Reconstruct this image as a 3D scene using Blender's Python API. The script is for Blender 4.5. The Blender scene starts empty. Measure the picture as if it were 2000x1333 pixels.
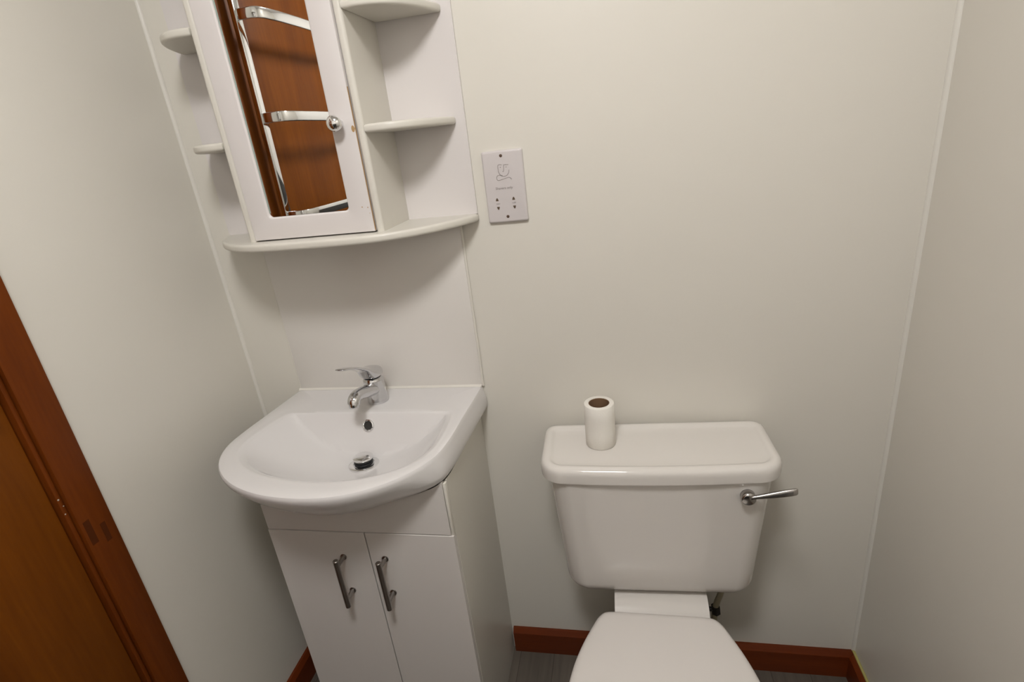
import bpy, bmesh, math
from mathutils import Vector, Matrix

S = bpy.context.scene
COL = S.collection
PI = math.pi

# ------------------------------------------------------------------ camera
CAM_POS = Vector((0.6317, -1.149, 1.4538))
YAW, PITCH, ROLL, FPX = -0.2165, 0.3665, -0.1166, 1047.1
def make_camera():
    fw = Vector((math.sin(YAW)*math.cos(PITCH), math.cos(YAW)*math.cos(PITCH), -math.sin(PITCH)))
    r = Vector((math.cos(YAW), -math.sin(YAW), 0)); u = r.cross(fw)
    c, s = math.cos(ROLL), math.sin(ROLL)
    r2 = c*r + s*u; u2 = -s*r + c*u
    cam = bpy.data.cameras.new('camera'); o = bpy.data.objects.new('camera', cam)
    cam.sensor_fit = 'HORIZONTAL'; cam.sensor_width = 36.0; cam.lens = FPX/2000*36
    cam.clip_start = 0.02
    m = Matrix.Identity(4)
    for i, v in enumerate((r2, u2, -fw)):
        m[0][i], m[1][i], m[2][i] = v.x, v.y, v.z
    o.matrix_world = Matrix.Translation(CAM_POS) @ m
    COL.objects.link(o); S.camera = o
make_camera()

# ------------------------------------------------------------------ world, exposure
W = bpy.data.worlds.new('world'); S.world = W; W.use_nodes = True
W.node_tree.nodes['Background'].inputs[0].default_value = (0.9, 0.85, 0.8, 1)
W.node_tree.nodes['Background'].inputs[1].default_value = 0.0
S.view_settings.view_transform = 'Standard'
S.view_settings.look = 'None'
S.view_settings.gamma = 1.0
S.view_settings.use_curve_mapping = False
S.view_settings.exposure = 0.0
LAMP_POS = (0.50, -1.12, 2.36)
LAMP_RADIUS = 0.16
LAMP_STRENGTH = 67.0
LAMP_COLOR = (1.0, 0.98, 0.97, 1)

# ------------------------------------------------------------------ materials
def srgb(r, g, b):
    f = lambda c: (c/255/12.92) if c/255 <= 0.04045 else ((c/255+0.055)/1.055)**2.4
    return (f(r), f(g), f(b), 1)
def mat(name, col, rough=0.5, metal=0.0, spec=0.5, coat=0.0, bump=0.0, bscale=80.0, var=0.0, vscale=3.0):
    m = bpy.data.materials.new(name); m.use_nodes = True
    nt = m.node_tree; b = nt.nodes['Principled BSDF']
    b.inputs['Base Color'].default_value = (*col[:3], 1)
    b.inputs['Roughness'].default_value = rough
    b.inputs['Metallic'].default_value = metal
    b.inputs['Specular IOR Level'].default_value = spec
    b.inputs['Coat Weight'].default_value = coat
    b.inputs['Coat Roughness'].default_value = 0.1
    tc = nt.nodes.new('ShaderNodeTexCoord')
    if var > 0:
        n = nt.nodes.new('ShaderNodeTexNoise'); n.inputs['Scale'].default_value = vscale
        n.inputs['Detail'].default_value = 3
        nt.links.new(tc.outputs['Object'], n.inputs['Vector'])
        mx = nt.nodes.new('ShaderNodeMix'); mx.data_type = 'RGBA'
        mx.inputs['A'].default_value = (*[c*(1-var) for c in col[:3]], 1)
        mx.inputs['B'].default_value = (*[min(1, c*(1+var)) for c in col[:3]], 1)
        nt.links.new(n.outputs['Fac'], mx.inputs['Factor'])
        nt.links.new(mx.outputs['Result'], b.inputs['Base Color'])
    if bump > 0:
        n = nt.nodes.new('ShaderNodeTexNoise'); n.inputs['Scale'].default_value = bscale
        n.inputs['Detail'].default_value = 4
        nt.links.new(tc.outputs['Object'], n.inputs['Vector'])
        bp = nt.nodes.new('ShaderNodeBump'); bp.inputs['Strength'].default_value = bump
        bp.inputs['Distance'].default_value = 0.002
        nt.links.new(n.outputs['Fac'], bp.inputs['Height'])
        nt.links.new(bp.outputs['Normal'], b.inputs['Normal'])
    return m
def wood(name, dark, light, axis=2, rough=0.35, coat=0.3, scale=9.0, stretch=0.08, spec=0.5):
    m = bpy.data.materials.new(name); m.use_nodes = True
    nt = m.node_tree; b = nt.nodes['Principled BSDF']
    tc = nt.nodes.new('ShaderNodeTexCoord'); mp = nt.nodes.new('ShaderNodeMapping')
    sc = [1.0, 1.0, 1.0]; sc[axis] = stretch
    mp.inputs['Scale'].default_value = sc
    nt.links.new(tc.outputs['Object'], mp.inputs['Vector'])
    n1 = nt.nodes.new('ShaderNodeTexNoise'); n1.inputs['Scale'].default_value = scale
    n1.inputs['Detail'].default_value = 5; n1.inputs['Distortion'].default_value = 0.8
    n2 = nt.nodes.new('ShaderNodeTexNoise'); n2.inputs['Scale'].default_value = scale*14
    n2.inputs['Detail'].default_value = 4
    for n in (n1, n2): nt.links.new(mp.outputs['Vector'], n.inputs['Vector'])
    ad = nt.nodes.new('ShaderNodeMath'); ad.operation = 'MULTIPLY_ADD'
    ad.inputs[1].default_value = 0.35
    nt.links.new(n2.outputs['Fac'], ad.inputs[0]); nt.links.new(n1.outputs['Fac'], ad.inputs[2])
    cr = nt.nodes.new('ShaderNodeValToRGB')
    cr.color_ramp.elements[0].position = 0.42; cr.color_ramp.elements[0].color = dark
    cr.color_ramp.elements[1].position = 0.92; cr.color_ramp.elements[1].color = light
    nt.links.new(ad.outputs[0], cr.inputs['Fac']); nt.links.new(cr.outputs['Color'], b.inputs['Base Color'])
    b.inputs['Roughness'].default_value = rough; b.inputs['Specular IOR Level'].default_value = spec
    b.inputs['Coat Weight'].default_value = coat; b.inputs['Coat Roughness'].default_value = 0.15
    return m
def floor_mat():
    m = bpy.data.materials.new('vinyl planks'); m.use_nodes = True
    nt = m.node_tree; b = nt.nodes['Principled BSDF']
    tc = nt.nodes.new('ShaderNodeTexCoord'); mp = nt.nodes.new('ShaderNodeMapping')
    mp.inputs['Rotation'].default_value = (0, 0, PI/2)
    nt.links.new(tc.outputs['Object'], mp.inputs['Vector'])
    br = nt.nodes.new('ShaderNodeTexBrick'); br.inputs['Scale'].default_value = 1.0
    br.inputs['Brick Width'].default_value = 0.9; br.inputs['Row Height'].default_value = 0.1
    br.inputs['Mortar Size'].default_value = 0.0012
    br.inputs['Color1'].default_value = srgb(118, 106, 91); br.inputs['Color2'].default_value = srgb(128, 115, 99)
    br.inputs['Mortar'].default_value = srgb(94, 83, 71)
    nt.links.new(mp.outputs['Vector'], br.inputs['Vector'])
    mp2 = nt.nodes.new('ShaderNodeMapping'); mp2.inputs['Scale'].default_value = (1, 0.06, 1)
    nt.links.new(tc.outputs['Object'], mp2.inputs['Vector'])
    n = nt.nodes.new('ShaderNodeTexNoise'); n.inputs['Scale'].default_value = 70; n.inputs['Detail'].default_value = 5
    nt.links.new(mp2.outputs['Vector'], n.inputs['Vector'])
    mx = nt.nodes.new('ShaderNodeMix'); mx.data_type = 'RGBA'; mx.blend_type = 'MULTIPLY'
    mx.inputs['Factor'].default_value = 0.6
    nt.links.new(br.outputs['Color'], mx.inputs['A']); nt.links.new(n.outputs['Fac'], mx.inputs['B'])
    hs = nt.nodes.new('ShaderNodeHueSaturation'); hs.inputs['Saturation'].default_value = 0.75
    hs.inputs['Value'].default_value = 0.8
    nt.links.new(mx.outputs['Result'], hs.inputs['Color']); nt.links.new(hs.outputs['Color'], b.inputs['Base Color'])
    b.inputs['Roughness'].default_value = 0.45
    return m
def emit_mat(name, col, strength):
    m = bpy.data.materials.new(name); m.use_nodes = True
    nt = m.node_tree; nt.nodes.remove(nt.nodes['Principled BSDF'])
    e = nt.nodes.new('ShaderNodeEmission'); e.inputs[0].default_value = col; e.inputs[1].default_value = strength
    nt.links.new(e.outputs[0], nt.nodes['Material Output'].inputs[0])
    return m

M = dict(
    wall=mat('cream wall panel', (0.69, 0.662, 0.597), 0.32, spec=0.45, bump=0.02, bscale=25, var=0.012, vscale=2.0),
    ceiling=mat('white ceiling paint', (0.60, 0.585, 0.56), 0.8),
    bead=mat('white corner bead', (0.70, 0.677, 0.62), 0.3),
    ceramic=mat('white ceramic', (0.69, 0.672, 0.662), 0.07, spec=0.5),
    ceramic_wc=mat('white toilet ceramic', (0.68, 0.65, 0.61), 0.07, spec=0.5),
    plastic=mat('white seat plastic', (0.69, 0.655, 0.62), 0.28),
    laminate=mat('white laminate', (0.66, 0.63, 0.60), 0.35, bump=0.015, bscale=300),
    pvc=mat('white vinyl wrapped board', (0.68, 0.645, 0.63), 0.3),
    edging=mat('cream edged board', (0.66, 0.635, 0.57), 0.35),
    splash=mat('glossy white splashback', (0.72, 0.69, 0.65), 0.2, spec=0.5),
    silicone=mat('white silicone', (0.69, 0.662, 0.60), 0.4),
    chrome=mat('chrome', (0.80, 0.80, 0.80), 0.06, metal=1.0),
    chrome_dull=mat('brushed chrome', (0.45, 0.43, 0.41), 0.22, metal=1.0),
    steel=mat('handle steel', (0.32, 0.30, 0.28), 0.28, metal=1.0),
    mirror=mat('mirror glass', (0.86, 0.87, 0.86), 0.005, metal=1.0),
    glass_edge=mat('mirror glass edge', srgb(158, 172, 164), 0.15),
    rubber=mat('black rubber', (0.012, 0.012, 0.014), 0.35),
    hole=mat('dark opening', (0.02, 0.018, 0.016), 0.6),
    socket=mat('white socket plastic', (0.60, 0.562, 0.555), 0.25),
    screw=mat('brown screw head', srgb(92, 72, 58), 0.4, metal=0.3),
    slot=mat('socket slot', srgb(84, 68, 50), 0.6),
    ink=mat('grey print', srgb(150, 143, 140), 0.5),
    paper=mat('tissue paper', (0.77, 0.74, 0.68), 0.9, bump=0.25, bscale=260),
    card=mat('brown card core', srgb(120, 92, 66), 0.85),
    pipe=mat('grey water pipe', srgb(150, 142, 120), 0.4),
    valve=mat('dark valve', srgb(40, 38, 36), 0.4),
    rust=mat('rusty wear', srgb(172, 138, 92), 0.7),
    filler=mat('dark wood filler', srgb(76, 36, 11), 0.9, spec=0.1),
    putty=mat('pale paint fleck', srgb(190, 176, 160), 0.6),
    yellowed=mat('yellowed sealant', srgb(168, 160, 96), 0.5),
    door_wood=wood('varnished door veneer', srgb(92, 46, 8), srgb(122, 67, 13), 2, rough=0.45, coat=0.0, spec=0.1),
    frame_wood=wood('varnished door frame wood', srgb(90, 41, 9), srgb(116, 57, 15), 2, scale=14, rough=0.4, coat=0.0, spec=0.12),
    skirt_wood_x=wood('stained skirting wood along x', srgb(88, 36, 11), srgb(112, 48, 14), 0, scale=14, coat=0.0, spec=0.25),
    skirt_wood_y=wood('stained skirting wood along y', srgb(88, 36, 11), srgb(112, 48, 14), 1, scale=14, coat=0.0, spec=0.25),
    front_wall=mat('white painted wall', (0.86, 0.84, 0.80), 0.6),
    tap_chrome=mat('tap chrome', (0.64, 0.64, 0.65), 0.07, metal=1.0),
    bounce_absorber=mat('dark grey panelling', (0.045, 0.042, 0.040), 0.5),
    floor=floor_mat(),
    lamp=emit_mat('lamp diffuser', LAMP_COLOR, LAMP_STRENGTH),
)

# ------------------------------------------------------------------ helpers
def tag(o, label=None, cat=None, group=None, kind=None):
    if label: o['label'] = label
    if cat: o['category'] = cat
    if group: o['group'] = group
    if kind: o['kind'] = kind
    return o
def world_off(p):
    v = Vector((0, 0, 0))
    while p is not None:
        v += p.location; p = p.parent
    return v
def thing(name, loc, label, cat, group=None):
    o = bpy.data.objects.new(name, None); o.location = loc; o.empty_display_size = 0.05
    COL.objects.link(o)
    return tag(o, label, cat, group)
def obj(name, bm, material, parent=None, smooth=35, label=None):
    """bm is in world coordinates; the object keeps them, shifted to its parent's origin"""
    bmesh.ops.recalc_face_normals(bm, faces=bm.faces)
    me = bpy.data.meshes.new(name)
    off = world_off(parent)
    for v in bm.verts: v.co -= off
    bm.to_mesh(me); bm.free()
    mats = material if isinstance(material, (list, tuple)) else [material]
    for m in mats: me.materials.append(m)
    if smooth:
        me.polygons.foreach_set('use_smooth', [True]*len(me.polygons))
        me.set_sharp_from_angle(angle=math.radians(smooth))
    o = bpy.data.objects.new(name, me); COL.objects.link(o)
    if parent: o.parent = parent
    if label: o['label'] = label
    return o
def struct(name, bm, material, label, cat, smooth=35):
    o = obj(name, bm, material, None, smooth)
    return tag(o, label, cat, kind='structure')

def add_box(bm, x0, x1, y0, y1, z0, z1, bev=0.0, seg=3):
    vs = [bm.verts.new((x, y, z)) for z in (z0, z1) for y in (y0, y1) for x in (x0, x1)]
    q = [(0, 2, 3, 1), (4, 5, 7, 6), (0, 1, 5, 4), (2, 6, 7, 3), (0, 4, 6, 2), (1, 3, 7, 5)]
    fs = [bm.faces.new([vs[i] for i in f]) for f in q]
    if bev > 0:
        es = list({e for f in fs for e in f.edges})
        bmesh.ops.bevel(bm, geom=es, offset=bev, segments=seg, profile=0.5, affect='EDGES')
    return bm
def box(*a, **k): return add_box(bmesh.new(), *a, **k)
def loft(bm, rings, cap0=True, cap1=True, closed=True):
    R = [[bm.verts.new(p) for p in r] for r in rings]
    n = len(R[0])
    for a, b in zip(R, R[1:]):
        for i in range(n if closed else n-1):
            j = (i+1) % n
            bm.faces.new((a[i], a[j], b[j], b[i]))
    if cap0: bm.faces.new(R[0])
    if cap1: bm.faces.new(list(reversed(R[-1])))
    return R
def frame_of(d):
    d = d.normalized()
    a = Vector((0, 0, 1)) if abs(d.z) < 0.9 else Vector((1, 0, 0))
    u = d.cross(a).normalized(); return u, d.cross(u).normalized()
def add_tube(bm, pts, rad, n=20, flat=None, round_ends=False):
    """swept tube; rad number or list; flat=(a,b) scales the two cross axes"""
    pts = [Vector(p) for p in pts]
    rs = rad if isinstance(rad, (list, tuple)) else [rad]*len(pts)
    u = None; rings = []
    for i, p in enumerate(pts):
        d = (pts[min(i+1, len(pts)-1)] - pts[max(i-1, 0)]).normalized()
        if u is None: u, v = frame_of(d)
        else:
            u = (u - d*u.dot(d)).normalized(); v = d.cross(u).normalized()
        fa, fb = flat if flat else (1, 1)
        ring = lambda c, r: [c + u*math.cos(2*PI*k/n)*r*fa + v*math.sin(2*PI*k/n)*r*fb for k in range(n)]
        if i == 0 and round_ends:
            for a in (80, 60, 40, 20): rings.append(ring(p - d*rs[i]*math.sin(math.radians(a)), rs[i]*math.cos(math.radians(a))))
        rings.append(ring(p, rs[i]))
        if i == len(pts)-1 and round_ends:
            for a in (20, 40, 60, 80): rings.append(ring(p + d*rs[i]*math.sin(math.radians(a)), rs[i]*math.cos(math.radians(a))))
    loft(bm, rings)
    return bm
def tube(*a, **k): return add_tube(bmesh.new(), *a, **k)
def add_lathe(bm, c, axis, prof, n=40, caps=True):
    """prof: list of (radius, distance along axis)"""
    axis = Vector(axis).normalized(); u, v = frame_of(axis); c = Vector(c)
    rings = [[c + axis*h + (u*math.cos(2*PI*k/n) + v*math.sin(2*PI*k/n))*max(r, 1e-5) for k in range(n)] for r, h in prof]
    loft(bm, rings, caps, caps)
    return bm
def lathe(*a, **k): return add_lathe(bmesh.new(), *a, **k)
def catmull(pts, n=8, closed=False):
    pts = [Vector((*p, 0)) if len(p) == 2 else Vector(p) for p in pts]
    out = []; N = len(pts)
    for i in range(N if closed else N-1):
        P = [pts[(i+k) % N] if closed else pts[min(max(i+k, 0), N-1)] for k in (-1, 0, 1, 2)]
        for j in range(n):
            t = j/n
            out.append(0.5*((2*P[1]) + (P[2]-P[0])*t + (2*P[0]-5*P[1]+4*P[2]-P[3])*t*t + (3*P[1]-P[0]-3*P[2]+P[3])*t**3))
    if not closed: out.append(pts[-1])
    return out
def rrect(x0, x1, y0, y1, r, n=8):
    """rounded rectangle; r number or 4 radii (x0y0, x1y0, x1y1, x0y1)"""
    r = r if isinstance(r, (list, tuple)) else [r]*4
    out = []
    for (cx, cy, a0, rr) in ((x0+r[0], y0+r[0], PI, r[0]), (x1-r[1], y0+r[1], 1.5*PI, r[1]),
                             (x1-r[2], y1-r[2], 0, r[2]), (x0+r[3], y1-r[3], 0.5*PI, r[3])):
        for k in range(n+1):
            a = a0 + k/n*PI/2
            out.append((cx + rr*math.cos(a), cy + rr*math.sin(a)))
    return out
def add_slab(bm, outline, z0, z1, er=0.004, seg=4):
    """horizontal board of any outline with rounded upper and lower edges (inset along outline normals)"""
    pts = [Vector((p[0], p[1])) for p in outline]; N = len(pts)
    area = sum(pts[i].x*pts[(i+1) % N].y - pts[(i+1) % N].x*pts[i].y for i in range(N))
    sg = 1 if area > 0 else -1
    nor = []
    for i in range(N):
        e1 = (pts[i]-pts[i-1]).normalized(); e2 = (pts[(i+1) % N]-pts[i]).normalized()
        n1 = Vector((-e1.y, e1.x))*sg; n2 = Vector((-e2.y, e2.x))*sg
        m = (n1+n2).normalized()
        nor.append(m/max(0.5, m.dot(n1)))
    flat = lambda z: [(p.x+n.x*(er+0.0007), p.y+n.y*(er+0.0007), z) for p, n in zip(pts, nor)]
    rings = [flat(z0)]
    for a in range(seg+1):
        t = a/seg*PI/2
        ins = er*(1-math.sin(t)); z = z0 + er*(1-math.cos(t))
        rings.append([(p.x+n.x*ins, p.y+n.y*ins, z) for p, n in zip(pts, nor)])
    for a in range(seg+1):
        t = a/seg*PI/2
        ins = er*(1-math.cos(t)); z = z1 - er*(1-math.sin(t))
        rings.append([(p.x+n.x*ins, p.y+n.y*ins, z) for p, n in zip(pts, nor)])
    rings.append(flat(z1))
    loft(bm, rings)
    return bm
def slab(*a, **k): return add_slab(bmesh.new(), *a, **k)
def rotz(bm, ang, c):
    m = Matrix.Translation(Vector(c)) @ Matrix.Rotation(ang, 4, 'Z') @ Matrix.Translation(-Vector(c))
    bmesh.ops.transform(bm, matrix=m, verts=bm.verts)
    return bm

# ------------------------------------------------------------------ room shell
XL, XR, YF, ZC = -0.3326, 1.2045, -2.05, 2.36
HB, TB = 0.085, 0.016
DY0, DY1, DZ = -0.548, -1.318, 1.99          # door opening
struct('floor', box(XL-0.1, XR+0.1, YF-0.1, 0.1, -0.08, 0), M['floor'], 'grey brown wood effect vinyl floor', 'floor')
struct('ceiling', box(XL-0.1, XR+0.1, YF-0.1, 0.1, ZC, ZC+0.08), M['ceiling'], 'plain white ceiling', 'ceiling')
struct('wall_back', box(XL-0.1, XR+0.1, 0, 0.1, 0, ZC), M['wall'], 'cream panelled wall behind basin and toilet', 'wall')
struct('wall_right', box(XR, XR+0.1, YF, 0, 0, ZC), M['wall'], 'cream panelled wall to the right of the toilet', 'wall')
struct('wall_front', box(XL-0.1, XR+0.1, YF-0.1, YF, 0, ZC), M['front_wall'], 'white wall opposite the basin', 'wall')
struct('light_absorber', box(XL+0.001, XR-0.001, YF, YF+0.012, 0.0, 1.25, bev=0.002, seg=2), M['bounce_absorber'], 'dark grey panelling added low on the unseen wall opposite the basin to cut bounce light', 'absorber')  # unseen dark panel added to cut low bounce and darken chrome reflections
bm = bmesh.new()
add_box(bm, XL-0.1, XL, DY0, 0, 0, ZC)
add_box(bm, XL-0.1, XL, YF, DY1, 0, ZC)
add_box(bm, XL-0.1, XL, DY1, DY0, DZ, ZC)
struct('wall_left', bm, M['wall'], 'cream panelled wall left of the basin holding the door', 'wall')

def skirting(x0, x1, y0, y1, side):
    b = bmesh.new()
    # profile with a chamfered top
    t = TB
    if side == 'back':
        prof = [(0, 0), (-t, 0), (-t, HB-0.012), (-t*0.45, HB), (0, HB)]
        loft(b, [[(x, p[0], p[1]) for p in prof] for x in (x0, x1)])
    else:
        s = 1 if side == 'left' else -1
        X = XL if side == 'left' else XR
        prof = [(0, 0), (t, 0), (t, HB-0.012), (t*0.45, HB), (0, HB)]
        loft(b, [[(X + s*p[0], y, p[1]) for p in prof] for y in (y0, y1)])
    return b
bm = skirting(0.283, XR, 0, 0, 'back')
b2 = skirting(XL, -0.162, 0, 0, 'back')
me = bpy.data.meshes.new('tmp'); b2.to_mesh(me); b2.free(); bm.from_mesh(me); bpy.data.meshes.remove(me)
struct('baseboard_back', bm, M['skirt_wood_x'], 'red brown stained wooden skirting board along the back wall', 'skirting board', smooth=20)
struct('baseboard_left', skirting(0, 0, -TB, -0.484, 'left'), M['skirt_wood_y'], 'red brown wooden skirting board on the left wall', 'skirting board', smooth=20)
struct('baseboard_right', skirting(0, 0, -TB, YF, 'right'), M['skirt_wood_y'], 'red brown wooden skirting board on the right wall', 'skirting board', smooth=20)
# yellowed sealant line over the right skirting
struct('trim_4', tube([(XR-0.003, -0.004, HB+0.001), (XR-0.003, YF, HB+0.001)], 0.0035, n=8), M['yellowed'],
       'yellowed sealant line along the top of the right skirting', 'trim')
# corner beads
def bead(x, sx):
    b = bmesh.new()
    pr = [(0, 0)] + [(0.007*math.cos(a)*sx, -0.007*math.sin(a)) for a in [k/6*PI/2 for k in range(7)]]
    loft(b, [[(x + p[0], p[1], z) for p in pr] for z in (HB, ZC)])
    return b
struct('trim_2', bead(XL, 1), M['bead'], 'white sealant bead up the left corner of the back wall', 'trim')
struct('trim_3', bead(XR, -1), M['bead'], 'white sealant bead up the right corner of the back wall', 'trim')

# door surround (architrave, lining and stop) and door leaf in the left wall
bm = bmesh.new()
A0, A1 = -0.482, -0.540
for (ya, yb) in ((A1, A0), (DY1-0.066, DY1-0.008)):
    add_box(bm, XL, XL+0.015, ya, yb, 0, DZ+0.066, bev=0.003, seg=2)
add_box(bm, XL, XL+0.015, DY1-0.008, A1, DZ+0.008, DZ+0.066, bev=0.003, seg=2)
add_box(bm, XL-0.095, XL+0.007, A1-0.009, A1, 0, DZ+0.012, bev=0.003, seg=2)     # lining edge
add_box(bm, XL-0.095, XL+0.007, DY1-0.008, DY1, 0, DZ+0.012, bev=0.003, seg=2)
add_box(bm, XL-0.095, XL+0.007, DY1, DY0, DZ, DZ+0.010)
tr = struct('trim_1', bm, M['frame_wood'], 'varnished brown wooden door surround on the left wall', 'door frame')
# old hinge recess filled with darker filler, and paint flecks
for (y0, y1, z0, z1) in ((-0.499, -0.509, 0.832, 0.872), (-0.522, -0.534, 0.845, 0.895)):
    obj('filled_notch', box(XL+0.0149, XL+0.0153, y1, y0, z0, z1), M['filler'], tr)
for (y, z, r) in ((-0.546, 0.955, 0.0018), (-0.543, 0.940, 0.0012), (-0.546, 0.925, 0.0014)):
    obj('paint_fleck', lathe((XL+0.0069, y, z), (1, 0, 0), [(r, 0), (r*0.7, 0.0006)], n=8), M['putty'], tr)
bm = box(XL-0.042, XL-0.002, DY1+0.003, DY0-0.004, 0.006, DZ-0.003, bev=0.002, seg=2)
struct('door_1', bm, M['door_wood'], 'flush varnished brown wooden door in the left wall', 'door')

# ------------------------------------------------------------------ ceiling lamp (the room's light)
t = thing('ceiling_light', LAMP_POS, 'shallow round white dome light fixed to the ceiling', 'light')
obj('lamp_base', lathe((LAMP_POS[0], LAMP_POS[1], ZC), (0, 0, -1), [(LAMP_RADIUS+0.012, 0), (LAMP_RADIUS+0.012, 0.02), (LAMP_RADIUS+0.006, 0.026), (LAMP_RADIUS, 0.022)]), M['plastic'], t)
LR = LAMP_RADIUS
obj('lamp_diffuser', lathe((LAMP_POS[0], LAMP_POS[1], ZC-0.022), (0, 0, -1), [(LR*math.sin(a), 0.65*LR*math.cos(a)) for a in [math.radians(90-90*k/20) for k in range(21)]]), M['lamp'], t)

# ------------------------------------------------------------------ wash basin
ZB = 0.889
RIM = [(-0.204, -0.004), (-0.211, -0.07), (-0.218, -0.14), (-0.225, -0.21), (-0.225, -0.27), (-0.205, -0.325), (-0.165, -0.372),
       (-0.108, -0.410), (-0.035, -0.436), (0.046, -0.445), (0.117, -0.437), (0.178, -0.411), (0.232, -0.367), (0.268, -0.310),
       (0.280, -0.25), (0.284, -0.17), (0.289, -0.08), (0.293, -0.004)]
rim_poly = [Vector((p.x, p.y)) for p in catmull(RIM, 8)]
BOWL = [(0.236, -0.130), (0.250, -0.137), (0.257, -0.20), (0.254, -0.275), (0.234, -0.325), (0.195, -0.360), (0.135, -0.386), (0.060, -0.395), (-0.012, -0.388),
        (-0.080, -0.370), (-0.135, -0.340), (-0.172, -0.300), (-0.184, -0.250), (-0.174, -0.185), (-0.158, -0.140), (-0.145, -0.132)]
bowl_poly = [Vector((p.x, p.y)) for p in catmull(BOWL, 8)]
EXT = [(0.245, -0.130)] + BOWL[2:-2] + [(-0.152, -0.133), (-0.095, -0.085), (0.0, -0.055), (0.10, -0.055), (0.19, -0.085)]
ext_poly = [Vector((p.x, p.y)) for p in catmull(EXT, 8, closed=True)]
BC = Vector((0.052, -0.207))
def ray_r(poly, th):
    d = Vector((math.cos(th), math.sin(th))); best = None
    for i in range(len(poly)):
        a = poly[i]-BC; b = poly[(i+1) % len(poly)]-BC; e = b-a
        den = d.x*e.y - d.y*e.x
        if abs(den) < 1e-12: continue
        r = (a.x*e.y - a.y*e.x)/den; s = (a.x*d.y - a.y*d.x)/den
        if r > 0 and -1e-9 <= s <= 1+1e-9: best = r if best is None else max(best, r)
    return best
# underside: depth below the rim, inset at the slightly flared sides, inset along the bowed front
HULL = [(0, 0.006, 0.006), (0.0016, 0.0022, 0.0022), (0.005, 0.0004, 0.0004), (0.010, -0.0005, 0.0), (0.020, -0.003, 0.003), (0.031, -0.005, 0.009), (0.044, -0.0065, 0.018), (0.056, -0.005, 0.028),
        (0.064, 0.001, 0.036), (0.074, 0.012, 0.046), (0.086, 0.030, 0.060), (0.100, 0.055, 0.079), (0.114, 0.085, 0.100), (0.128, 0.120, 0.127), (0.138, 0.160, 0.160), (0.144, 0.200, 0.200), (0.146, 0.225, 0.225)]
def front_w(y):
    t = min(1, max(0, (-y-0.29)/0.13)); return t*t*(3-2*t)
def scaled(p, i):
    return Vector((0.045 + (p.x-0.045)*(1-i/0.25), p.y*(1-i/0.445)))
def inset(d, w):
    for (d0, a0, b0), (d1, a1, b1) in zip(HULL, HULL[1:]):
        if d0 <= d <= d1:
            f = (d-d0)/(d1-d0)
            return (a0+(a1-a0)*f)*(1-w) + (b0+(b1-b0)*f)*w
    return 0.225
def hull_inside(x, y, d):
    poly = [scaled(p, inset(d, front_w(p.y))) for p in rim_poly]; c = False
    for k in range(len(poly)):
        a, b = poly[k], poly[k-1]
        if (a.y > y) != (b.y > y) and x < (b.x-a.x)*(y-a.y)/(b.y-a.y)+a.x: c = not c
    return c
def hull_z(x, y):
    """height of the basin's underside over a point, None where the basin does not reach"""
    if not hull_inside(x, y, 0.044): return None
    lo, hi = 0.044, 0.146
    for _ in range(16):
        mid = (lo+hi)/2
        if hull_inside(x, y, mid): lo = mid
        else: hi = mid
    return ZB - lo
def basin_mesh():
    bm = bmesh.new()
    ths = [2*PI*k/168 for k in range(168)]
    for c in (RIM[0], RIM[-1], BOWL[0], BOWL[-1]):
        ths.append(math.atan2(c[1]-BC.y, c[0]-BC.x) % (2*PI))
    ths = sorted(set(round(t, 5) for t in ths))
    rb = [ray_r(bowl_poly, t) for t in ths]; ro = [ray_r(rim_poly, t) for t in ths]; re = [ray_r(ext_poly, t) for t in ths]
    rings = []
    # underside to the rim
    for d, _, _ in reversed(HULL):
        ring = []
        for t, r in zip(ths, ro):
            p = BC + Vector((math.cos(t), math.sin(t)))*r
            ring.append((*scaled(p, inset(d, front_w(p.y))), ZB - d))
        rings.append(ring)
    # flat rim to the bowl edge
    for f in (0.5, 0.12, 0.0):
        rings.append([(*(BC + Vector((math.cos(t), math.sin(t)))*((a+0.003)+(b*0.975-a-0.003)*f)), ZB) for t, a, b in zip(ths, rb, ro)])
    D = 0.092
    for s in (1.0, 0.985, 0.965, 0.94, 0.91, 0.87, 0.82, 0.76, 0.69, 0.61, 0.52, 0.43, 0.34, 0.25, 0.18, 0.15):
        ring = []
        for t, a, e in zip(ths, rb, re):
            p = BC + Vector((math.cos(t), math.sin(t)))*a*s
            q = min(1.0, a*s/e)
            z1 = ZB - D*(1-q**2.3)*(1-math.exp(-a*(1-s)/0.009))
            z2 = ZB - max(0, (-0.131-p.y))*2.2 if s < 1 else ZB
            k = 0.0014; h = max(0, k-abs(z1-z2))/k
            z = max(z1, z2) + h*h*k/4
            z = min(z, ZB-0.0006)
            if s > 0.98: z = min(z, ZB - (0.0012 if s == 1.0 else 0.0025))
            ring.append((p.x, p.y, z))
        rings.append(ring)
    loft(bm, rings)
    return bm, rings[-1][0][2]
bm, waste_z = basin_mesh()
basin = thing('wash_basin', (0.045, -0.22, 0.745), 'white ceramic D-shaped wash basin set on the vanity unit', 'basin')
obj('basin_bowl', bm, M['ceramic'], basin, smooth=38)
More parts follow.
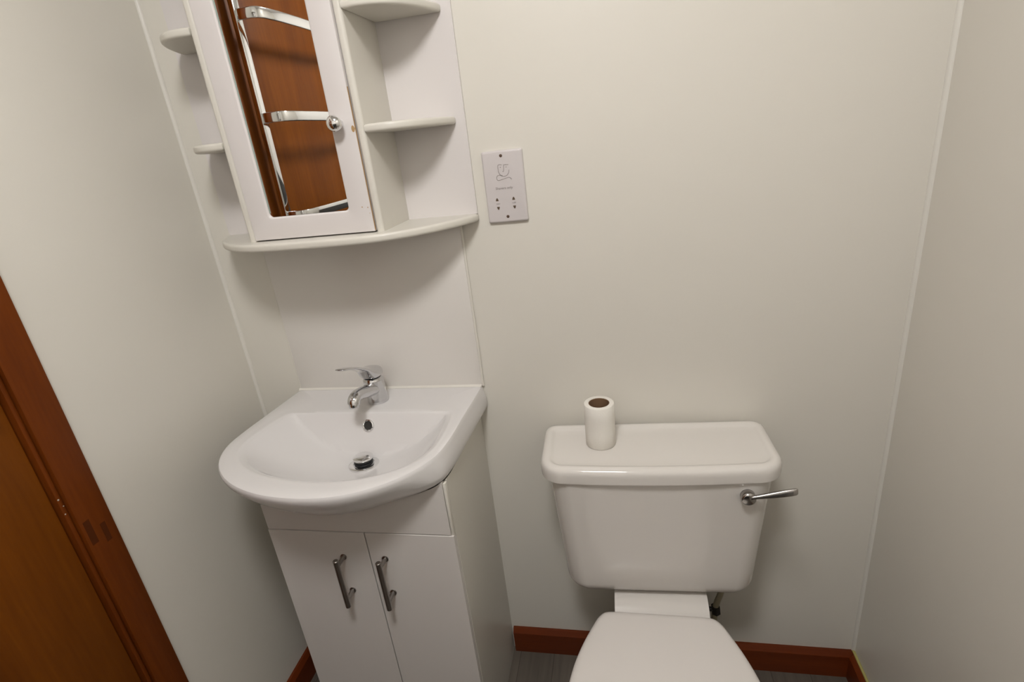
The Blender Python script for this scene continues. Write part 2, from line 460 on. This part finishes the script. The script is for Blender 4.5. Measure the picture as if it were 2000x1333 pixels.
# waste with raised click plug
wz = waste_z + 0.0005
WN = Vector((0.0, 0.10, 1)).normalized()
wc = Vector((BC.x, BC.y, wz))
obj('waste_flange', lathe(wc, WN, [(0.034, -0.004), (0.034, 0.0015), (0.031, 0.0030), (0.024, 0.0022), (0.0235, -0.004)], n=48), M['chrome'], basin, label='chrome waste ring')
pl = obj('waste_plug', lathe(wc + WN*0.014, WN, [(0.0, 0.0), (0.0215, 0.0), (0.0225, 0.002), (0.0222, 0.005), (0.019, 0.0072), (0.010, 0.0085), (0.0005, 0.009)], n=48), M['chrome'], basin, label='chrome click plug')
obj('plug_seal', lathe(wc - WN*0.003, WN, [(0.0, 0.0), (0.018, 0.0), (0.018, 0.005), (0.021, 0.006), (0.021, 0.010), (0.0185, 0.011), (0.0185, 0.0145), (0.021, 0.015), (0.021, 0.0172), (0.0, 0.0172)], n=48), M['rubber'], pl, label='black rubber seal')
# overflow
on = Vector((0, -0.91, 0.41)).normalized()
oc = Vector((0.048, -0.1435, ZB-0.0272)) + on*0.0012
ov = obj('overflow_ring', lathe(oc, on, [(0.0115, -0.002), (0.0135, -0.002), (0.0145, 0.001), (0.0135, 0.003), (0.0115, 0.0035), (0.0100, 0.002), (0.0096, -0.002)], n=40), M['chrome'], basin, label='chrome overflow ring')
obj('overflow_hole', lathe(oc, on, [(0.0099, -0.002), (0.0099, 0.0006), (0.0002, 0.0002)], n=32), M['hole'], ov)
# sealant along the splashback
# ------------------------------------------------------------------ tap
tx, ty = 0.048, -0.072
tap = thing('basin_tap', (tx, ty, ZB), 'chrome single lever mixer tap on the basin deck', 'tap')
bm = bmesh.new()
rings = []
for z, r, dy in ((0.0, 0.0245, 0), (0.002, 0.0255, 0), (0.006, 0.0250, 0), (0.012, 0.0245, 0), (0.03, 0.0238, -0.001), (0.046, 0.0238, -0.002), (0.0575, 0.0240, -0.003), (0.0605, 0.0238, -0.003), (0.0615, 0.0228, -0.003), (0.066, 0.0215, -0.004)):
    rings.append([(tx + r*math.cos(2*PI*k/40), ty + dy + r*math.sin(2*PI*k/40), ZB+0.0002+z) for k in range(40)])
loft(bm, rings)
obj('tap_body', bm, M['tap_chrome'], tap, smooth=45)
sp = [(tx, ty-0.006, ZB+0.036), (tx, ty-0.03, ZB+0.043), (tx, ty-0.055, ZB+0.051), (tx, ty-0.078, ZB+0.058), (tx, ty-0.096, ZB+0.0605), (tx, ty-0.1065, ZB+0.057), (tx, ty-0.110, ZB+0.050)]
so = obj('tap_spout', tube(catmull(sp, 5), [0.0175 - 0.0040*min(1, i/20) for i in range(31)], n=24, flat=(1.05, 0.95)), M['tap_chrome'], tap, smooth=60)
obj('aerator', lathe((tx, ty-0.1103, ZB+0.052), (0, -0.1, -1), [(0.0105, 0), (0.0112, 0.002), (0.0112, 0.009), (0.0095, 0.0098), (0.0085, 0.007)], n=32), M['tap_chrome'], so)
# lever: dome over the body drawn out into a thin upswept blade
def lever_mesh():
    bm = bmesh.new(); rings = []
    # centre line y, z, half width, half thickness
    st = [(0.0225, 0.070, 0.0645, 0.004), (0.0210, 0.0815, 0.0620, 0.0135), (0.014, 0.0885, 0.0620, 0.0205), (0.001, 0.0930, 0.0625, 0.0245), (-0.012, 0.0958, 0.0635, 0.0240), (-0.024, 0.0988, 0.0680, 0.0212), (-0.034, 0.1025, 0.0810, 0.0185),
          (-0.046, 0.1085, 0.0965, 0.0168), (-0.066, 0.1190, 0.1095, 0.0156), (-0.090, 0.1305, 0.1230, 0.0150), (-0.112, 0.1390, 0.1325, 0.0145), (-0.128, 0.1435, 0.1380, 0.0130), (-0.134, 0.1445, 0.1405, 0.0095), (-0.1365, 0.1440, 0.1420, 0.003)]
    pts = catmull([(y, a, b) for y, a, b, _ in st], 3); ws = catmull([(w, 0, 0) for _, _, _, w in st], 3)
    sg = lambda v, e: math.copysign(abs(v)**e, v)
    for p, w in zip(pts, ws):
        zc, hz = (p.y+p.z)/2, max(0.0006, (p.y-p.z)/2)
        rings.append([(tx + w.x*sg(math.cos(2*PI*k/32), 0.75), ty + p.x, ZB + zc + hz*sg(math.sin(2*PI*k/32), 0.75)) for k in range(32)])
    loft(bm, rings)
    return bm
obj('tap_lever', lever_mesh(), M['tap_chrome'], tap, smooth=60)

# ------------------------------------------------------------------ splashback
sb = thing('splashback', (0.048, 0, ZB), 'tall glossy white splashback panel on the wall above the basin', 'splashback')
obj('panel', box(-0.198, 0.294, -0.006, 0, ZB+0.0004, 1.286, bev=0.0012, seg=2), M['splash'], sb)
bm = bmesh.new()
pr = [(-0.0061, 0.0), (-0.0105, 0.0), (-0.0085, 0.0018), (-0.0062, 0.0050)]
loft(bm, [[(x, p[0], ZB+0.0004+p[1]) for p in pr] for x in (-0.203, 0.292)])
obj('sealant_bead', bm, M['silicone'], sb, smooth=60, label='white silicone bead along the basin')
obj('edge_bead', tube([(0.2955, -0.004, ZB+0.001), (0.2955, -0.004, 1.286)], 0.0032, n=10), M['silicone'], sb)
obj('edge_bead', tube([(-0.1995, -0.003, ZB+0.001), (-0.1995, -0.003, 1.286)], 0.0022, n=10), M['silicone'], sb)

# ------------------------------------------------------------------ vanity unit
VX0, VX1, VY = -0.156, 0.277, -0.31
VZG = 0.6957
van = thing('vanity_unit', (0.06, -0.155, 0), 'white two-door vanity cupboard under the basin', 'cabinet')
def side_panel(x0, x1, zt):
    b = bmesh.new()
    # top follows the basin: stays under its hull
    ys = [-0.0005 - 0.2945*k/40 for k in range(41)]
    def top(x):
        out = []
        for y in ys:
            h = hull_z(x, min(y, -0.009))
            out.append(zt if h is None else min(zt, h-0.003))
        return out
    ring = lambda x: [(x, ys[0], 0.0)] + [(x, y, z) for y, z in zip(ys, top(x))] + [(x, ys[-1], 0.0)]
    loft(b, [ring(x0 + (x1-x0)*k/6) for k in range(7)])
    return b
obj('side_panel', side_panel(VX0, VX0+0.016, 0.828), M['edging'], van, smooth=20)
obj('side_panel', side_panel(VX1-0.016, VX1, 0.828), M['edging'], van, smooth=20)
bm = bmesh.new()
n = 48; fx0, fx1 = VX0+0.001, VX1-0.0065
def fascia_top(x, y):
    h = hull_z(x, y)
    return 0.838 if h is None else min(0.838, h-0.0022)
ring = lambda y: [(fx0, y, VZG+0.0012)] + [(x, y, fascia_top(x, y)) for x in [fx0 + (fx1-fx0)*k/n for k in range(n+1)]] + [(fx1, y, VZG+0.0012)]
loft(bm, [ring(VY+0.001), ring(VY+0.0155)])
obj('fascia', bm, M['laminate'], van, smooth=20)
obj('corner_strip', box(VX1-0.0058, VX1-0.0002, VY+0.004, -0.2952, VZG-0.004, 0.822, bev=0.0008, seg=2), M['edging'], van)
obj('plinth', box(VX0+0.016, VX1-0.016, -0.26, -0.244, 0.0, 0.1), M['laminate'], van)
obj('bottom_panel', box(VX0+0.0161, VX1-0.0161, -0.2944, -0.005, 0.1, 0.116), M['laminate'], van)
xm = 0.0752
hx = (0.012, 0.1105)
for (x0, x1, h) in ((VX0, xm-0.0014, hx[0]), (xm+0.0014, VX1-0.0008, hx[1])):
    d = obj('door', box(x0, x1, VY, VY+0.0144, 0.085, VZG-0.0016, bev=0.0005, seg=1), M['laminate'], van)
    b = bmesh.new()
    zc = 0.579
    add_tube(b, [(h, VY-0.031, zc-0.066), (h, VY-0.031, zc-0.065), (h, VY-0.031, zc+0.065), (h, VY-0.031, zc+0.066)], [0.0050, 0.006, 0.006, 0.0050], n=20)
    for dz in (-0.048, 0.048):
        add_tube(b, [(h, VY+0.0005, zc+dz), (h, VY-0.002, zc+dz), (h, VY-0.0025, zc+dz), (h, VY-0.031, zc+dz)], [0.0075, 0.0075, 0.0048, 0.0048], n=16)
    obj('handle', b, M['steel'], d, smooth=40, label='slim steel bar handle')

# ------------------------------------------------------------------ mirror cabinet
CC = 0.0315                                     # centre x
cab = thing('mirror_cabinet', (CC, 0, 1.287), 'white mirror-door wall cabinet with open corner shelves above the basin', 'cabinet')
CT = 1.90
def mirrored(prof):
    """half outline (dx, depth) from centre to end -> closed outline"""
    c = catmull(prof, 6)
    right = [(CC+p.x, -p.y) for p in c]
    left = [(CC-p.x, -p.y) for p in reversed(c[1:])]
    return left + right
base_prof = [(0, 0.194), (0.06, 0.1925), (0.115, 0.187), (0.16, 0.174), (0.20, 0.151), (0.24, 0.117), (0.275, 0.075), (0.298, 0.036), (0.307, 0.015)]
def board(prof, z0, z1, er):
    o = mirrored(prof)
    o = o + [(CC+prof[-1][0], -0.0002), (CC-prof[-1][0], -0.0002)]
    return slab(o, z0, z1, er)
obj('base_shelf', board(base_prof, 1.287, 1.303, 0.0055), M['edging'], cab, smooth=50)
obj('top_panel', board(base_prof, CT, CT+0.016, 0.0055), M['edging'], cab, smooth=50)
obj('back_panel', box(CC-0.306, CC+0.306, -0.006, -0.0002, 1.303, CT), M['pvc'], cab)
PX = 0.1345                                     # inner face of the side panels from the centre
for s in (-1, 1):
    xa, xb = sorted((CC+s*PX, CC+s*(PX+0.0155)))
    b = bmesh.new()
    o = rrect(xa, xb, -0.150, -0.006, (0.006, 0.006, 0.0005, 0.0005), 5)
    loft(b, [[(p[0], p[1], z) for p in o] for z in (1.303, CT)])
    obj('side_panel', b, M['edging'], cab, smooth=50)
    for zt in (1.699, 1.500):
        c = catmull([(0, 0.1500), (0.030, 0.1520), (0.060, 0.1450), (0.088, 0.122), (0.110, 0.086), (0.126, 0.046), (0.1350, 0.017)], 5) + [Vector((0.1355, 0.0064, 0))]
        o = [(CC+s*(PX+0.0157+p.x), -p.y) for p in c] + [(CC+s*(PX+0.0157), -0.0064)]
        if s > 0: o.reverse()
        obj('corner_shelf', slab(o, zt-0.015, zt, 0.005), M['edging'], cab, smooth=50)
# door: framed mirror
DYF, DYB = -0.1525, -0.1345
DX0, DX1, DZ0, DZ1 = CC-PX+0.0015, CC+PX-0.0015, 1.3055, CT-0.004
OX0, OX1, OZ0, OZ1 = DX0+0.0455, DX1-0.0470, 1.3495, DZ1-0.05
def door_frame():
    b = bmesh.new()
    n = 6
    out = lambda e, y: [(p[0], y, p[1]) for p in rrect(DX0+e, DX1-e, DZ0+e, DZ1-e, 0.0015, n)]
    inn = lambda e, y: [(p[0], y, p[1]) for p in rrect(OX0+e, OX1-e, OZ0+e, OZ1-e, 0.008, n)]
    rings = [inn(0, DYB), out(0, DYB), out(0, DYF+0.0015), out(0.0004, DYF+0.0004), out(0.0015, DYF), inn(-0.004, DYF), inn(-0.0024, DYF+0.0006), inn(-0.001, DYF+0.002), inn(0, DYF+0.004), inn(0, DYB)]
    loft(b, rings, False, False)
    bmesh.ops.remove_doubles(b, verts=b.verts, dist=1e-6)
    return b
dr = obj('cabinet_door', door_frame(), M['pvc'], cab, smooth=40)
b = bmesh.new()
loft(b, [[(p[0], y, p[1]) for p in rrect(OX0+0.0004, OX1-0.0004, OZ0+0.0004, OZ1-0.0004, 0.0076, 6)] for y in (DYB+0.0005, DYF+0.0045)])
obj('mirror', b, M['mirror'], dr, label='mirror glass')
b = bmesh.new()
add_box(b, OX0+0.0005, OX0+0.0016, DYF+0.0030, DYF+0.0045, OZ0+0.008, OZ1-0.008)
obj('glass_edge', b, M['glass_edge'], dr)
kx, kz = 0.1365, 1.5065
obj('knob', lathe((kx, DYF, kz), (0, -1, 0), [(0.008, -0.001), (0.0078, 0.002), (0.0058, 0.004), (0.0055, 0.009), (0.0085, 0.012), (0.0128, 0.0155), (0.0142, 0.0195), (0.0138, 0.0235), (0.0115, 0.0275), (0.0075, 0.030), (0.0035, 0.0311), (0.0003, 0.0313)], n=40), M['chrome'], dr, smooth=60, label='round chrome knob')
b = bmesh.new()
add_box(b, DX1-0.0002, DX1+0.0005, DYF+0.0015, DYF+0.005, DZ0+0.002, DZ0+0.26)
obj('worn_edge', b, M['rust'], dr, label='yellowed worn strip down the door edge')
b = bmesh.new()
add_lathe(b, (DX1-0.0035, DYF, 1.4945), (0, -1, 0), [(0.0035, -0.001), (0.0030, 0.0004), (0.0005, 0.0006)], n=14)
bmesh.ops.scale(b, vec=(1, 1, 1.9), space=Matrix.Translation((-(DX1-0.0035), 0, -1.4945)), verts=b.verts)
obj('chip', b, M['rust'], dr, label='brown chip in the door edge')
for (x, z, r) in ((0.1475, 1.3535, 0.0014), (0.1590, 1.3520, 0.0013), (0.1610, 1.3410, 0.0008)):
    obj('rust_spot', lathe((x, DYF, z), (0, -1, 0), [(r, -0.0005), (r*0.8, 0.0003)], n=10), M['rust'], dr, label='tiny rust spot')

# ------------------------------------------------------------------ shaver socket
SX, SZ = 0.3611, 1.4256
sk = thing('shaver_socket', (SX+0.043, 0, SZ-0.073), 'white wall shaver socket right of the mirror cabinet', 'socket')
b = bmesh.new()
rings = []
for e, y in ((0, 0), (0, -0.0055), (0.0008, -0.0075), (0.0026, -0.0088), (0.0045, -0.009)):
    rings.append([(p[0], y, p[1]) for p in rrect(SX+e, SX+0.086-e, SZ-0.146+e, SZ-e, 0.004, 5)])
loft(b, rings)
obj('face_plate', b, M['socket'], sk, smooth=50)
SY = -0.009
for (x, z) in ((0.4024, 1.4150), (0.4040, 1.2915)):
    obj('screw', lathe((x, SY+0.0005, z), (0, -1, 0), [(0.0032, 0), (0.0032, 0.0007), (0.0015, 0.0012), (0.0002, 0.0012)], n=18), M['screw'], sk)
for (x, z, up) in ((0.3845, 1.3275, 1), (0.3855, 1.3105, -1), (0.4200, 1.3275, 1), (0.4205, 1.3105, -1)):
    b = bmesh.new()
    o = [(-0.0030, -0.0026), (0.0030, -0.0026), (0.0028, -0.0005), (0.0012, 0.0034), (-0.0006, 0.0036), (-0.0022, 0.0008)]
    loft(b, [[(x+p[0], y, z+up*p[1]) for p in o] for y in (SY+0.0003, SY-0.0003)])
    obj('pin_slot', b, M['slot'], sk, smooth=0)
def crop_pt(u, v):          # socket artwork measured on the plate
    fx = lambda u: 0.393 + (u-525)*0.000147
    fz = lambda v: 1.396 - (v-400)*0.0001400
    return (fx(u) + (v-480)*-0.000021, SY-0.0002, fz(v) + (u-600)*-0.0000145*1.3)
b = bmesh.new()
for ln in ([(578, 396), (525, 402), (531, 470), (545, 515), (575, 548), (615, 556), (655, 540), (680, 500), (682, 460)],
           [(604, 388), (608, 482), (592, 486)], [(615, 394), (672, 388)],
           [(598, 545), (555, 543), (522, 552), (512, 582), (522, 610), (545, 617), (600, 598), (650, 578), (690, 567), (712, 575), (726, 592)]):
    pts = [crop_pt(*p) for p in ln]
    add_tube(b, catmull(pts, 3), 0.0007, n=6, flat=(1, 1))
for p in ((560, 432), (640, 424)):
    c = crop_pt(*p); add_lathe(b, (c[0], SY+0.0003, c[2]), (0, -1, 0), [(0.0011, 0), (0.001, 0.0007)], n=10)
for v in b.verts: v.co.y = max(min(v.co.y, SY+0.0002), SY-0.0004)
obj('shaver_symbol', b, M['ink'], sk, smooth=0, label='grey outline symbol of a face and shaver')
def text_mesh(name, body, size, x, z, parent, material):
    cu = bpy.data.curves.new('t', 'FONT'); cu.body = body; cu.size = size; cu.align_x = 'CENTER'; cu.align_y = 'CENTER'
    cu.extrude = 0.00025; cu.offset = size*0.012
    o = bpy.data.objects.new('t', cu); COL.objects.link(o)
    dg = bpy.context.evaluated_depsgraph_get()
    me = bpy.data.meshes.new_from_object(o.evaluated_get(dg))
    bpy.data.objects.remove(o); bpy.data.curves.remove(cu)
    b = bmesh.new(); b.from_mesh(me); bpy.data.meshes.remove(me)
    m = Matrix.Translation((x, SY-0.0001, z)) @ Matrix.Rotation(PI/2, 4, 'X')
    bmesh.ops.transform(b, matrix=m, verts=b.verts)
    return obj(name, b, material, parent, smooth=0)
text_mesh('lettering', 'Shavers only', 0.0072, 0.4025, 1.3505, sk, M['ink'])
text_mesh('lettering', '230V', 0.0042, 0.386, 1.319, sk, M['ink'])
text_mesh('lettering', '115V', 0.0042, 0.4205, 1.319, sk, M['ink'])

# ------------------------------------------------------------------ toilet
TX = 0.690
wc_ = thing('toilet', (TX, -0.33, 0), 'white close-coupled toilet with closed lid and side lever', 'toilet')
# pan: pedestal, bowl and rear shelf in one ceramic body
def ell(cx, cy, a, b_front, b_back, n=48, e=2.2):
    o = []
    for k in range(n):
        t = 2*PI*k/n; c, s = math.cos(t), math.sin(t)
        b_ = b_back if s > 0 else b_front
        o.append((cx + a*math.copysign(abs(c)**(2/e), c), cy + b_*math.copysign(abs(s)**(2/e), s)))
    return o
b = bmesh.new()
rings = []
for z, a, cy, bf, bb in ((0, 0.10, -0.33, 0.19, 0.20), (0.02, 0.098, -0.33, 0.187, 0.20), (0.08, 0.09, -0.33, 0.165, 0.19), (0.16, 0.095, -0.34, 0.17, 0.18), (0.24, 0.125, -0.36, 0.21, 0.17), (0.32, 0.16, -0.38, 0.25, 0.16), (0.36, 0.175, -0.39, 0.268, 0.17), (0.385, 0.178, -0.39, 0.272, 0.17), (0.391, 0.172, -0.39, 0.266, 0.165)):
    rings.append([(x, y, z) for x, y in ell(TX, cy, a, bf, bb)])
loft(b, rings)
o = rrect(0.593, 0.803, -0.30, -0.028, (0.03, 0.03, 0.012, 0.012), 5)
rings = []
zb_ = 0.4135
for z, e in ((0.20, 0.02), (0.30, 0.004), (0.36, 0.0), (zb_-0.010, 0.0), (zb_-0.003, 0.003), (zb_, 0.010)):
    rings.append([(x + (0.698-x)*e/0.105, y, z - (0.022*min(1, max(0, (-y-0.190)/0.03))**1.5 if z > 0.38 else 0)) for x, y in rrect(0.593, 0.803, -0.235, -0.028, (0.004, 0.004, 0.012, 0.012), 5)])
def neck():
    # profile along y (rounded nose toward the seat), swept across x
    prof = [(-0.028, 0.22), (-0.028, 0.408), (-0.033, zb_), (-0.163, zb_), (-0.178, zb_-0.0010), (-0.189, zb_-0.0040), (-0.199, zb_-0.0092), (-0.210, zb_-0.017), (-0.24, zb_-0.030), (-0.24, 0.22)]
    xs = ((0.598, 0.004), (0.5935, 0.001), (0.592, -0.0015), (0.592, 0.0))
    rr = []
    for x, d in ((0.5975, 0.0045), (0.594, 0.0015), (0.5925, 0.0)):
        rr.append([(x, y, z-d if z > 0.35 else z) for y, z in prof])
    for x, d in ((0.8025, 0.0), (0.801, 0.0015), (0.7975, 0.0045)):
        rr.append([(x, y, z-d if z > 0.35 else z) for y, z in prof])
    loft(b, rr)
neck()
obj('pan', b, M['ceramic_wc'], wc_, smooth=40)
# seat ring and lid
def seat_outline(grow=0.0, back=-0.228):
    c = TX - 0.001
    half = [(0.0, back), (0.055, back), (0.098, back-0.0005), (0.118, back-0.004), (0.130, back-0.015), (0.140, back-0.033), (0.163, back-0.087), (0.180, back-0.142), (0.189, back-0.20), (0.188, back-0.26), (0.170, back-0.335), (0.130, back-0.395), (0.07, back-0.427), (0.0, back-0.435)]
    cc = catmull(half, 5)
    r = [(c + p.x*(1+grow), p.y) for p in cc]
    l = [(c - p.x*(1+grow), p.y) for p in reversed(cc[1:-1])]
    return r + l
b = slab(seat_outline(-0.012, -0.232), 0.391, 0.409, 0.006)
obj('seat', b, M['plastic'], wc_, smooth=50)
b = bmesh.new()
o = seat_outline()
rings = []
ctr = Vector((TX, -0.44))
for e, z in ((0.012, 0.4095), (0.004, 0.4097), (0.001, 0.411), (0.0, 0.4140), (0.0, 0.4190), (0.0012, 0.4235), (0.0045, 0.4268), (0.009, 0.4288), (0.016, 0.4300), (0.04, 0.4312), (0.09, 0.4325), (0.14, 0.4332)):
    rings.append([(p[0] + (ctr.x-p[0])*e/0.19, p[1] + (ctr.y-p[1])*e/0.21, z) for p in o])
loft(b, rings)
obj('seat_lid', b, M['plastic'], wc_, smooth=60)
for s in (-1, 1):
    obj('hinge', tube([(TX+s*0.055, -0.2330, 0.4045), (TX+s*0.095, -0.2330, 0.4045)], 0.0045, n=14), M['plastic'], wc_)
# cistern
RC = (0.690, -0.02, 0.6); RA = math.radians(2.0)
b = bmesh.new(); rings = []
z0, z1 = 0.4145, 0.757
def cist(z, ins=0.0):
    t = (z-z0)/(z1-z0)
    hw = 0.2090 + 0.0215*t - ins
    yf = -(0.172 + 0.0265*t) + ins
    yb = -0.006 - (ins if ins < 0.03 else 0.03)
    r = 0.045
    cx = 0.6905 + 0.0*t
    # gently bowed front
    o = rrect(cx-hw, cx+hw, yf, yb, (r, r, 0.012, 0.012), 9)
    return [(x, y - 0.010*max(0, 1-((x-cx)/hw)**2)*(1 if y < -0.08 else 0), z) for x, y in o]
br = 0.040
for a in range(0, 9):
    an = a/8*PI/2
    rings.append(cist(z0 + br*(1-math.cos(an)), br*(1-math.sin(an))))
for k in range(1, 9):
    rings.append(cist(z0+br + (z1-z0-br)*k/8))
# subdivide long front for the bow
loft(b, rings)
rotz(b, RA, RC)
obj('cistern', b, M['ceramic_wc'], wc_, smooth=45)
# cistern lid with a shallow tray
def lid_ring(e, z, r):
    hw = 0.2465-e
    o = rrect(0.6895-hw, 0.6895+hw, -0.2055+e, -0.012-e, (r, r, 0.022 if r > 0.022 else r, 0.022 if r > 0.022 else r), 9)
    out = []
    for i, (x, y) in enumerate(o):
        out.append((x, y - (0.010*max(0, 1-((x-0.6895)/hw)**2) if y < -0.10 else 0), z))
    return out
def dens(ring, m=7):
    """add points along the two long sides so that the bow is smooth"""
    n = len(ring); q = n//4; out = []
    for i in range(n):
        out.append(ring[i])
        if (i+1) % q == 0:
            a = ring[i]; c = ring[(i+1) % n]
            for k in range(1, m): out.append(tuple(a[j]+(c[j]-a[j])*k/m for j in range(3)))
    return out
def bowfix(ring):
    hw = max(abs(p[0]-0.6895) for p in ring)
    yf = min(p[1] for p in ring if abs(abs(p[0]-0.6895)-hw) > 0 )
    return ring
b = bmesh.new(); rings = []
zt = 0.7925
for e, z in ((0.012, 0.7575), (0.002, 0.7575), (0.0004, 0.7585), (0, 0.761), (0, 0.776), (0.0006, 0.7815), (0.0025, 0.7865), (0.006, 0.7900), (0.0105, 0.7918), (0.0150, zt), (0.0190, 0.7918), (0.0225, 0.7900), (0.0255, 0.7880), (0.0300, 0.7868), (0.045, 0.7866)):
    hw = 0.2465-e
    r = max(0.010, 0.048-e); r2 = max(0.008, 0.026-e*0.6)
    o = rrect(0.6895-hw, 0.6895+hw, -0.2035+e, -0.014-e, (r, r, r2, r2), 9)
    o3 = dens([(x, y, z) for x, y in o], 9)
    ymid = -0.1
    rings.append([(x, y - 0.011*max(0, 1-((x-0.6895)/0.2465)**2)*min(1, max(0, (ymid-y)/0.06)), zz) for x, y, zz in o3])
loft(b, rings)
rotz(b, RA, RC)
obj('cistern_lid', b, M['ceramic_wc'], wc_, smooth=45)
# flush lever
lx, lz, ly = 0.8680, 0.7265, -0.192
lv = obj('flush_lever', lathe((lx, ly+0.006, lz), (0.0, -1, 0), [(0.0125, 0), (0.0125, 0.010), (0.0145, 0.012), (0.0148, 0.022), (0.0135, 0.0265), (0.010, 0.0285), (0.0005, 0.029)], n=36), M['chrome_dull'], wc_, smooth=50, label='chrome flush lever')
b = bmesh.new()
rings = []
for d, w, th in ((0.004, 0.0055, 0.0040), (0.014, 0.0048, 0.0038), (0.026, 0.0044, 0.0046), (0.045, 0.0042, 0.0060), (0.065, 0.0042, 0.0070), (0.080, 0.0042, 0.0072), (0.087, 0.0038, 0.0066), (0.0895, 0.002, 0.0050)):
    c = Vector((lx + d*0.975, ly-0.018-0.004*math.sin(d*18), lz + 0.003 + d*0.23))
    tl_ = 0.35
    ring = []
    for k in range(20):
        u = w*math.copysign(abs(math.cos(2*PI*k/20))**0.6, math.cos(2*PI*k/20)); v = th*math.copysign(abs(math.sin(2*PI*k/20))**0.6, math.sin(2*PI*k/20))
        ring.append(c + Vector((0, u*math.cos(tl_) + v*math.sin(tl_), v*math.cos(tl_) - u*math.sin(tl_))))
    rings.append(ring)
loft(b, rings)
obj('lever_arm', b, M['chrome_dull'], lv, smooth=50)

# water supply behind the pan
wp = thing('water_supply_pipe', (0.845, -0.05, 0), 'thin grey supply pipe with dark valve behind the toilet', 'pipe')
obj('pipe', tube(catmull([(0.866, -0.055, 0.4138), (0.863, -0.054, 0.37), (0.855, -0.052, 0.315), (0.846, -0.050, 0.275), (0.842, -0.048, 0.235), (0.842, -0.047, 0.12), (0.842, -0.047, 0.0)], 5), 0.0075, n=14), M['pipe'], wp)
bm = lathe((0.8445, -0.049, 0.252), (-0.1, -0.03, 1), [(0.009, -0.012), (0.0115, -0.012), (0.0115, 0.012), (0.009, 0.012)], n=6)
add_tube(bm, [(0.845, -0.049, 0.252), (0.822, -0.052, 0.256)], 0.006, n=10)
obj('valve', bm, M['valve'], wp, smooth=20)

# ------------------------------------------------------------------ toilet roll
rx, ry, rz = 0.5775, -0.098, 0.7868
tr_ = thing('toilet_roll', (rx, ry, rz), 'nearly used-up white toilet roll standing on the cistern lid', 'toilet roll')
b = bmesh.new()
R0, R1, H = 0.0328, 0.0228, 0.102
n = 72; rings = []
for (r, z) in ((R1, 0.001), (R0-0.0015, 0.0), (R0, 0.0015), (R0, 0.035), (R0-0.0002, 0.07), (R0-0.0004, H-0.0015), (R0-0.002, H), (R1, H-0.0006), (R1, 0.001)):
    ring = []
    for k in range(n):
        a = 2*PI*k/n
        rr = r + (0.0009*(k/n) if r > 0.028 else 0)         # spiral step at the loose end
        ring.append((rx + rr*math.cos(a-0.5), ry + rr*math.sin(a-0.5), rz+z))
    rings.append(ring)
loft(b, rings, False, False)
obj('paper', b, M['paper'], tr_, smooth=50)
b = bmesh.new()
loft(b, [[(rx + r*math.cos(2*PI*k/48), ry + r*math.sin(2*PI*k/48), rz+z) for k in range(48)] for r, z in ((R1-0.0013, 0.0005), (R1-0.0001, 0.0005), (R1-0.0001, H-0.0015), (R1-0.0013, H-0.0015), (R1-0.0013, 0.0005))], False, False)
obj('card_core', b, M['card'], tr_, smooth=50, label='brown card core')
# ------------------------------------------------------------------ towel rail on the door (seen in the mirror)
px_, py0, py1 = -0.311, -0.598, -1.08
tl = thing('towel_rail', (XL, (py0+py1)/2, 1.15), 'chrome ladder towel rail on the brown door, reflected in the mirror', 'towel rail')
for y in (py0, py1):
    obj('upright', box(px_-0.007, px_+0.007, y-0.0135, y+0.0135, 1.148, 1.98, bev=0.002, seg=2), M['chrome'], tl)
    for z in (1.93, 1.19):
        obj('bracket', lathe((XL-0.0019, y, z), (1, 0, 0), [(0.009, 0), (0.009, 0.018)], n=24), M['chrome'], tl)
def flat_bar(path, h, th):
    """upright flat bar along a level path"""
    b = bmesh.new(); rings = []
    pts = [Vector(p) for p in path]
    for i, p in enumerate(pts):
        d = (pts[min(i+1, len(pts)-1)] - pts[max(i-1, 0)]).normalized()
        nrm = Vector((d.y, -d.x, 0))
        rings.append([p + nrm*a + Vector((0, 0, c)) for a, c in rrect(-th/2, th/2, -h/2, h/2, th*0.42, 3)])
    loft(b, rings)
    return b
for z in (1.815, 1.567, 1.302):
    half = [(px_+0.006, py0+0.004, z), (px_+0.046, py0+0.004, z), (px_+0.0525, py0+0.002, z), (px_+0.058, py0-0.003, z), (px_+0.062, py0-0.010, z), (px_+0.065, py0-0.018, z), (px_+0.072, py0-0.08, z), (px_+0.075, py0-0.17, z)]
    path = half + [(x, py0+py1-y, zz) for x, y, zz in reversed(half)]
    obj('rung', flat_bar(path, 0.027, 0.007), M['chrome'], tl, smooth=40)
